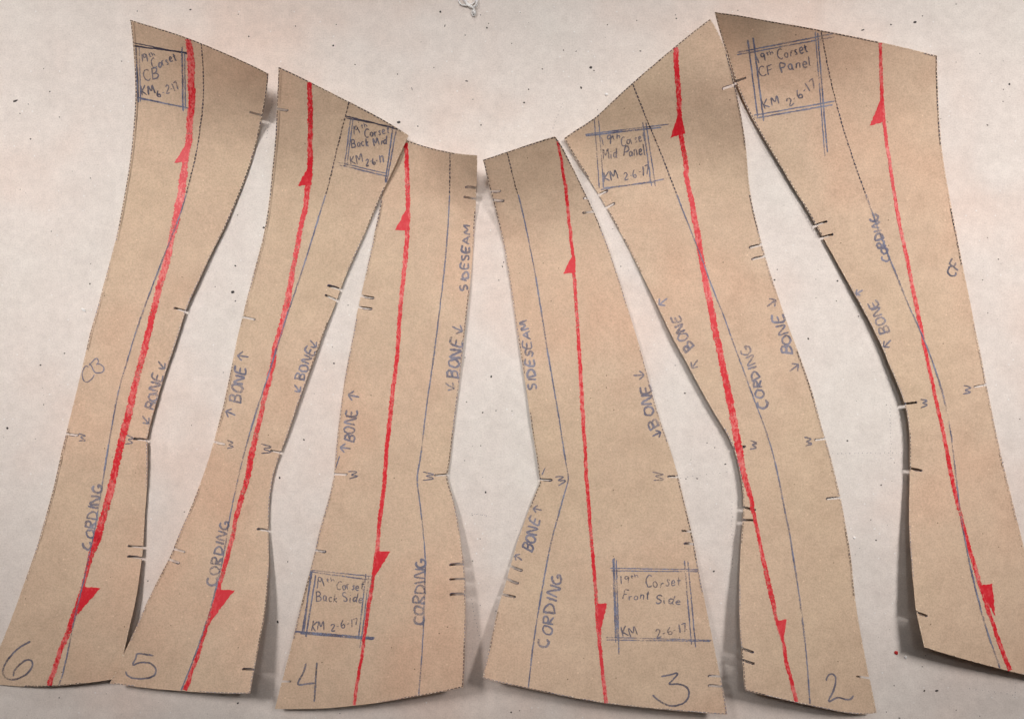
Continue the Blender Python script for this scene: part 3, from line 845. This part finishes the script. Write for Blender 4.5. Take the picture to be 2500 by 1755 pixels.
# ---- piece 2
make_piece(
    "kraft pattern piece with pencilled 2 and boxed Mid Panel note, peaked top", (1850, 1000),
    ["a2 572,1090 650,1030 750,972 820,930 920,830 1020,730 1140,630 1260,520 1380,425 1500,320 1620,225 1722,150",
     "a2 1722,150 1755,205 1790,270 1825,350 1855,430 1880,520 1905,620 1925,700 1940,790 1955,860 1970,930 1985,1030 2000,1130 2010,1230 b3 82,0 95,120 110,220 125,290 145,370 165,450 185,540 205,610 228,690 250,770 285,870 320,980 355,1080 390,1180 430,1290 c3 495,100 530,200 565,300 600,400 625,500 650,600 680,700 705,780 730,870 752,950 775,1050 800,1150 815,1220 832,1300 848,1400 865,1500 d3 880,230 895,350 910,480 920,600 930,690 945,790 960,880 975,960 990,1040 1010,1140 1025,1230 1040,1285 1050,1330 1065,1400 1080,1480 1097,1562",
     "d3 1097,1562 1000,1578 900,1570 760,1545 620,1515 480,1485 330,1450 200,1420 60,1385",
     "d2 1994,1385 1988,1300 1980,1220 1972,1110 1966,1040 1960,960 1950,850 1950,700 1950,550 1955,400 1962,250 1970,130 c2 1975,1430 1980,1350 1984,1260 1980,1170 1970,1090 1955,1010 1940,930 1920,850 1895,795 1870,730 1840,680 1790,600 1740,520 1690,430 1640,340 1590,250 1545,160 1500,80 b2 1450,1350 1410,1270 1370,1190 1335,1110 1300,1040 1260,960 1220,880 1180,800 1140,720 1100,640 1060,560 1020,490 980,415 940,345 895,265 870,220 830,160 790,90 a2 740,1370 690,1290 640,1215 600,1140 572,1090"],
    ["a2 1920,668 1820,702", "b3 192,572 100,596", "b3 215,663 118,687", "c3 697,742 612,754", "c3 812,1208 705,1218", "d3 1036,1290 940,1275", "d2 1975,1142 2065,1172", "d2 1966,1050 2060,1082", "c2 1980,1383 2062,1385", "c2 1982,1283 2075,1302", "c2 1905,820 1995,803", "b2 905,280 968,245", "b2 845,180 910,147"],
    [(1734, 46, 10), (1378, 337, 2), (1500, 240, 8), (1640, 130, 10), (1430, 430, 5), (1560, 690, 5), (1795, 200, 9), (1830, 400, 4), (1700, 900, 9), (1790, 1085, 9), (1850, 620, 2), (1950, 880, 1),
     (2030, 1150, 1), (1815, 1230, 10), (1805, 1500, 10), (1818, 1684, 17), (1990, 1730, 14), (2139, 1739, 6), (2090, 1480, 4), (1620, 330, 5)],
    "a2 1450,375,36 1455,500,40 1465,650,40 1475,800,38 1480,900,38 1495,1080,38 1515,1200,36 1535,1330,36 b2 1530,10,36 1550,120,38 1580,250,40 1605,400,44 1625,500,48 1640,600,46 1660,720,44 1680,850,46 1705,960,50 1730,1080,50 1755,1220,50 1785,1360,50 c2 1820,170,52 1855,340,54 1890,520,54 1920,680,54 1950,840,54 1980,990,48 2015,1120,42 2045,1230,34 2065,1330,30 2090,1450,28 d2 2090,110,28 2120,260,28 2150,400,34 2185,560,36 2215,680,38 d3 300,800,28 340,920,34 365,1020,26 380,1130,30 410,1250,28 440,1370,30 470,1485,30",
    ["a2 1482,868 1408,1085 1525,1050", "d3 302,838 387,825 360,1020"],
    "a2 1112,665 1150,760 1185,850 1220,940 1265,1040 1310,1150 1360,1270 b2 1390,0 1440,130 1490,260 1540,390 1590,510 1640,640 1690,770 1730,900 1780,1010 1830,1130 1870,1250 c2 1905,0 1960,140 2020,300 2070,450 2110,540 2150,650 2190,770 2220,870 c3 310,990 335,1090 355,1200 375,1320 d3 410,120 430,270 455,430 480,580 500,720 515,850 535,1000 550,1160 560,1310 573,1490",
    ["a2 735,1060 1400,978", "a2 740,1072 1335,1003", "a2 810,940 850,1480", "a2 842,940 880,1480", "a2 1190,965 1262,1470", "a2 1215,965 1290,1470", "a2 860,1492 1358,1415", "a2 880,1480 1280,1432"],
    [("19th", "a2 875,1152 1015,1125", 80), ("Corset", "a2 1022,1148 1215,1112", 80), ("Mid Panel", "a2 880,1258 1212,1218", 82), ("KM", "a2 885,1437 1002,1417", 72), ("2-6-17", "a2 1045,1422 1245,1370", 70)],
    [("t", "BONE", "b2 1588,1372 1475,1128", 78), ("arrow", "", "b2 1350,1020 1318,1045", 85), ("arrow", "", "b2 1600,1510 1575,1545", 80), ("t", "CORDING", "c2 2180,500 2035,0", 74), ("t", "W", "c2 2092,830 2085,755", 48),
     ("t", "W", "c3 582,798 580,730", 48), ("t", "BONE", "b3 442,1430 360,1118", 80), ("arrow", "", "b3 268,1032 305,1005", 90), ("arrow", "", "b3 448,1540 485,1512", 90)],
    ["d3 700,1310 710,1275 740,1252 770,1270 775,1320 755,1390 720,1472 790,1440 850,1455 890,1455 915,1425"])

# ---- piece 1
make_piece(
    "unnumbered kraft pattern piece with boxed CF Panel note, rightmost of the row", (2250, 850),
    ["a2 1758,98 1850,110 2000,130 a3 150,150 320,180 480,205 620,232 760,260 900,285 1050,318 1200,350 1350,385 1460,415 1573,440",
     "a3 1573,440 1572,560 1578,700 1585,850 1592,1000 1605,1130 1620,1260 b3 1635,0 1655,110 1675,220 1695,330 1715,430 1735,530 1755,640 1780,760 1800,870 1825,980 1845,1090 1865,1190 1885,1300 c3 1925,110 1945,230 1960,310 1980,400 2005,540 2035,680 2065,820 2095,950 2125,1070 2155,1190 2185,1310 2215,1440 2257,1590 d3 2360,700 2520,1330",
     "d3 2520,1330 2400,1298 2257,1262 2170,1240 2050,1210 1900,1170 1750,1130 1600,1085 1472,1045",
     "d3 1472,1045 1465,1010 1445,930 1425,840 1408,765 1402,720 1392,610 1382,500 1372,390 1362,270 1355,150 c3 1352,1400 1353,1250 1356,1130 1358,1030 1358,965 1359,900 1360,800 1358,700 1345,600 1330,510 1312,440 1275,350 1240,260 1200,170 1160,80 b3 1180,1460 1140,1380 1100,1290 1050,1190 1000,1100 950,1010 900,920 850,830 800,740 750,650 700,560 640,460 605,395 550,300 490,200 430,110 a3 360,1340 300,1240 250,1160 200,1080 150,990 95,890 45,790 0,680 a2 1890,540 1860,440 1830,350 1805,280 1780,190 1758,98"],
    ["a2 1925,642 2000,615", "b3 617,418 705,388", "b3 672,513 752,490", "c3 1318,470 1410,458", "c3 1356,975 1450,992", "d3 1408,768 1492,797", "c3 1960,320 1868,336"],
    [(1745, 30, 10), (1785, 130, 5), (1810, 220, 3.5), (2000, 75, 9), (2288, 137, 5), (1890, 330, 4), (2000, 550, 5), (2300, 400, .8), (2130, 820, 8), (2215, 1000, 11), (2380, 800, .8), (2430, 1050, .8),
     (2220, 1250, 13), (2225, 1400, 9), (2256, 1579, 14), (2400, 1625, 12), (2580, 1670, 5), (2480, 1320, 1), (2100, 250, 5)],
    "a3 1125,340,25 1130,500,26 1135,650,28 1138,750,28 1150,880,24 1160,1000,26 1175,1120,26 1195,1250,26 b3 1210,0,26 1240,200,26 1275,400,28 1310,560,28 1340,700,28 1370,850,28 1400,1000,32 1430,1150,32 1455,1270,28 c3 1470,0,26 1510,180,28 1560,420,28 1610,640,28 1650,850,30 1690,1050,32 1730,1240,30 1765,1370,28 d3 1795,150,30 1830,280,30 1870,410,32 1905,530,32 1945,650,32 1985,780,32 2020,880,30 2060,1000,32 2100,1110,32 2155,1245,36",
    ["a3 1138,760 1045,990 1150,960", "d3 1900,560 2008,545 2030,800"],
    "a3 662,255 680,350 695,440 720,560 745,680 775,790 800,890 830,1000 860,1090 900,1220 940,1330 b3 990,120 1040,250 1080,370 1130,500 1180,630 1220,730 1270,850 1320,980 1370,1100 1430,1220 1470,1320 c3 1550,160 1600,320 1640,470 1670,620 1690,750 1705,880 1715,980 1730,1090 1740,1200 1755,1310 d3 1785,170 1810,290 1840,430 1870,560 1900,680 1935,810 1970,930 2010,1040 2045,1140 2070,1210",
    ["a3 0,415 750,270", "a3 0,437 765,292", "a3 82,315 160,922", "a3 125,300 208,955", "a3 612,250 690,1235", "a3 632,265 710,1200", "a3 130,912 770,795", "a3 150,930 750,825"],
    [("19th", "a3 165,498 290,455", 68), ("Corset", "a3 320,472 562,412", 84), ("CF Panel", "a3 178,605 580,525", 82), ("KM", "a3 218,862 332,808", 72), ("2-6-17", "a3 415,842 625,682", 72)],
    [("t", "BONE", "b3 1205,1255 1085,1005", 76), ("arrow", "", "b3 960,945 925,965", 65), ("arrow", "", "b3 1182,1350 1150,1380", 80), ("t", "CORDING", "b3 1205,702 1100,325", 66), ("t", "CF", "b3 1688,836 1775,742", 78),
     ("t", "W", "c3 1840,392 1842,325", 72), ("t", "W", "c3 1500,492 1495,425", 58)])


# ------------------------------------------------------------------ small things lying on the table
def crumb(name, c, rx, ry, rot, h, mat, label, cat):
    """a tiny irregular scrap with a domed top"""
    vs, fs = [], []
    n = 9
    rad = [random.uniform(.8, 1.15) for _ in range(n)]
    for lv, (s, z) in enumerate(((1.0, 0.00002), (1.0, h * .5), (.6, h))):
        for i in range(n):
            a = 2 * math.pi * i / n
            x, y = rx * rad[i] * s * math.cos(a), ry * rad[i] * s * math.sin(a)
            vs.append((x * math.cos(rot) - y * math.sin(rot), x * math.sin(rot) + y * math.cos(rot), z))
    for lv in (0, 1):
        for i in range(n):
            j = (i + 1) % n
            fs.append((lv * n + i, lv * n + j, (lv + 1) * n + j, (lv + 1) * n + i))
    fs.append(tuple(range(2 * n, 3 * n)))
    fs.append(tuple(reversed(range(n))))
    o = link_mesh(name, vs, fs, mat)
    o.location = W3(c[0], c[1], 0)
    tag(o, label, cat)
    return o


def q1(s):
    return P(s)[0]


u = S
crumb("paper_scrap", q1("b0 660,1086"), 6.5 * u, 2.8 * u, R(-38), .0007, M_WHITE, "white sliver of paper on the table left of piece 6", "paper scrap")
crumb("paper_scrap", q1("a2 905,746"), 4.5 * u, 3 * u, R(10), .0007, M_WHITE, "white paper scrap above the sloping top edge of piece 2", "paper scrap")
crumb("red_crumb", q1("d3 1250,1088"), 4.6 * u, 5.2 * u, 0, .0008, M_REDCRUMB, "red crayon crumb on the table left of piece 1's lower corner", "crumb")
crumb("paper_scrap", q1("d3 1323,1122"), 4.2 * u, 3.8 * u, 0, .0008, M_WHITE, "white paper scrap beside the red crumb", "paper scrap")
crumb("paper_scrap", q1("d3 922,184"), 3.4 * u, 2.6 * u, R(20), .0007, M_WHITE, "white paper scrap beside the right edge of piece 2", "paper scrap")


def tube(name, paths, r, mat):
    vs, fs = [], []
    for path, zs in paths:
        p = smooth_poly(P(path), 2.5, 0)
        p = np.array([W3(a, b, 0) for a, b in p])
        n = len(p)
        p[:, 2] = [zs + .0006 * (1 + math.sin(i * .35)) for i in range(n)]
        t = np.gradient(p, axis=0)
        t /= np.linalg.norm(t, axis=1)[:, None]
        base = len(vs)
        for i in range(n):
            a = np.cross(t[i], (0, 0, 1)); a /= max(np.linalg.norm(a), 1e-6)
            b = np.cross(t[i], a)
            for k in range(6):
                an = k * math.pi / 3
                vs.append(tuple(p[i] + (a * math.cos(an) + b * math.sin(an)) * r))
        for i in range(n - 1):
            for k in range(6):
                j = (k + 1) % 6
                fs.append((base + i * 6 + k, base + i * 6 + j, base + (i + 1) * 6 + j, base + (i + 1) * 6 + k))
    return link_mesh(name, vs, fs, mat, smooth=True)


th = tube("thread", [("a1 1640,-90 1668,-20 1688,35 1722,52 1765,48 1800,25 1822,-20 1800,-90", .0006), ("a1 1700,-80 1722,-10 1745,35 1775,62 1800,90 1810,118 1798,134 1784,122 1784,98 1800,72 1818,58 1822,10 1815,-60", .0012),
                     ("a1 1690,-40 1720,20 1760,62 1800,66 1816,40 1806,0 1780,-40", .0018), ("a1 1790,95 1800,112 1797,128", .0018)], 1.9 * S, M_WHITE)
tag(th, "loose tangle of white thread at the top of the table", "thread")

# dark flecks in the table paper and rows of pricks from the tracing wheel
fl = [("a0 120,796", 7, 2.5), ("a0 240,1096", 2.5, 2), ("a0 1498,78", 3, 2), ("a0 392,722", 2, 1.8), ("a0 1958,290", 2, 2), ("b0 1833,944", 4.6, 4.0), ("b0 1852,738", 3, 2), ("b0 708,880", 2, 2),
      ("b0 1852,1016", 2, 2), ("b0 1870,340", 1.6, 1.4), ("b0 2078,438", 4, 2.5), ("c0 58,662", 3.2, 3.0), ("c0 318,165", 2.4, 1.8), ("c0 508,72", 2.2, 1.6), ("c1 266,1050", 2.4, 3.0), ("c1 458,752", 2.6, 2.2),
      ("c1 694,152", 2.4, 2.2), ("c1 1932,256", 2.4, 3.4), ("c1 1888,1165", 2.2, 3.4), ("c1 1865,538", 2.4, 2), ("c1 1738,455", 1.8, 1.6), ("a1 712,196", 1.6, 1.6), ("a1 688,362", 2.6, 2.6), ("a1 1532,95", 2.6, 3),
      ("a1 1568,205", 1.2, 4), ("a1 1738,640", 4, 1.8), ("a1 1204,965", 4.5, 3.4), ("a1 1355,996", 2.2, 2.0), ("a1 1308,700", .8, 5), ("a1 392,208", 2, 1.6), ("a1 1898,220", 2, 2.6), ("a1 1852,986", 2, 2),
      ("a1 1195,586", 1.6, 1.6), ("a1 860,510", 2.2, 1.2), ("a2 780,534", 3.8, 3.2), ("a2 706,692", 2.2, 3.6), ("a2 1455,148", 2.2, 2.0), ("a2 1172,404", 3, 1.4), ("a2 566,397", 1.6, 1.6), ("a2 400,545", 2, 1.6),
      ("a2 292,705", 2, 2), ("a2 806,558", 2, 1.4), ("a2 912,198", 1.8, 1.6), ("a2 666,406", 2.5, 1), ("a2 256,810", 3, 2), ("a3 988,238", 4.6, 1.8), ("a3 1399,178", 4.6, 3.4), ("a3 1210,197", 2.2, 2.0),
      ("a3 2142,664", 2.8, 2.8), ("a3 1970,986", 3, 1.6), ("a3 1458,128", 2, 1.2), ("a3 1722,35", 1.4, 1.4), ("c3 866,760", 2.6, 2.2), ("b3 559,1312", 2.4, 3.0), ("b3 788,858", 2.6, 2.2), ("b3 293,850", 2.4, 2),
      ("b3 954,1136", 2.2, 1.4), ("b3 780,1015", 1.4, 1.4), ("c3 1132,1108", 1.8, 1.8), ("c3 1092,1542", 2, 2), ("d0 2186,846", 2.4, 3.8), ("d0 1872,1486", 3.2, 2.4), ("d0 1164,524", 2, 1.8), ("d0 466,1442", 1.8, 1.4),
      ("d1 330,372", 1.6, 1.6), ("d1 2090,1556", 2.0, 1.6), ("d2 154,1556", 2.2, 1.8), ("d2 1750,448", 2.6, 2.2), ("d2 2036,606", 2.6, 1), ("d3 1472,1388", 2.6, 2.2), ("d3 1572,1387", 4.6, 3.0), ("d3 1276,1602", 3, 1.4),
      ("d3 1457,1197", 1.8, 1.2), ("c2 1522,386", 2.6, 2.4), ("c2 1618,1057", 2.8, 1.6), ("c2 1840,944", 2.6, 1.6), ("c2 1530,1060", 1.6, 1.6), ("b1 2020,745", 1.2, 2.6), ("b1 2030,710", 1.2, 2.6), ("b1 1992,852", 1.2, 2),
      ("b2 2226,850", 2.2, 1.8), ("c3 2224,590", 1.6, 1.4), ("b3 1932,850", 1.6, 1.6), ("b3 2056,688", 2, 1.6)]
vs, fs = [], []


def disc(c, rx, ry, z=.00006, n=8):
    base = len(vs)
    rot = random.uniform(-.5, .5)
    for i in range(n):
        a = 2 * math.pi * i / n
        r = random.uniform(.75, 1.15)
        x, y = rx * r * math.cos(a), ry * r * math.sin(a)
        vs.append(W3(c[0] + x * math.cos(rot) - y * math.sin(rot), c[1] + x * math.sin(rot) + y * math.cos(rot), z))
    fs.append(tuple(reversed(range(base, base + n))))


for s, rx, ry in fl:
    disc(q1(s), rx, ry)
for _ in range(230):
    disc((random.uniform(0, 2500), random.uniform(0, 1755)), random.uniform(.5, 1.3), random.uniform(.4, .9), n=5)
o = link_mesh("fleck", vs, fs, M_FLECK, table)
o["kind"] = "stuff"

vs, fs = [], []
for a, b, n in (("c3 1205,480", "c3 1212,900", 16), ("c3 720,860", "c3 1290,855", 18), ("c2 1330,1070", "c2 1900,1000", 12), ("d2 1890,60", "d2 1895,420", 12), ("d3 2195,1285", "d3 2180,1440", 8), ("d3 1830,1370", "d3 2170,1420", 8),
                ("d1 1770,640", "d1 1840,980", 12), ("c2 1890,1240", "c2 1900,1560", 12), ("a2 555,820", "a2 470,1040", 9), ("a0 2140,800", "a0 2098,1080", 12), ("c1 1780,1330", "c1 1900,1350", 8)):
    pa, pb = q1(a), q1(b)
    for i in range(n):
        t = i / (n - 1)
        disc(pa + (pb - pa) * t + np.array([random.uniform(-1.5, 1.5), random.uniform(-1, 1)]), .9, 1.1, n=6)
o = link_mesh("tracing_pricks", vs, fs, M_PENCIL_SOFT, table)
o["kind"] = "stuff"
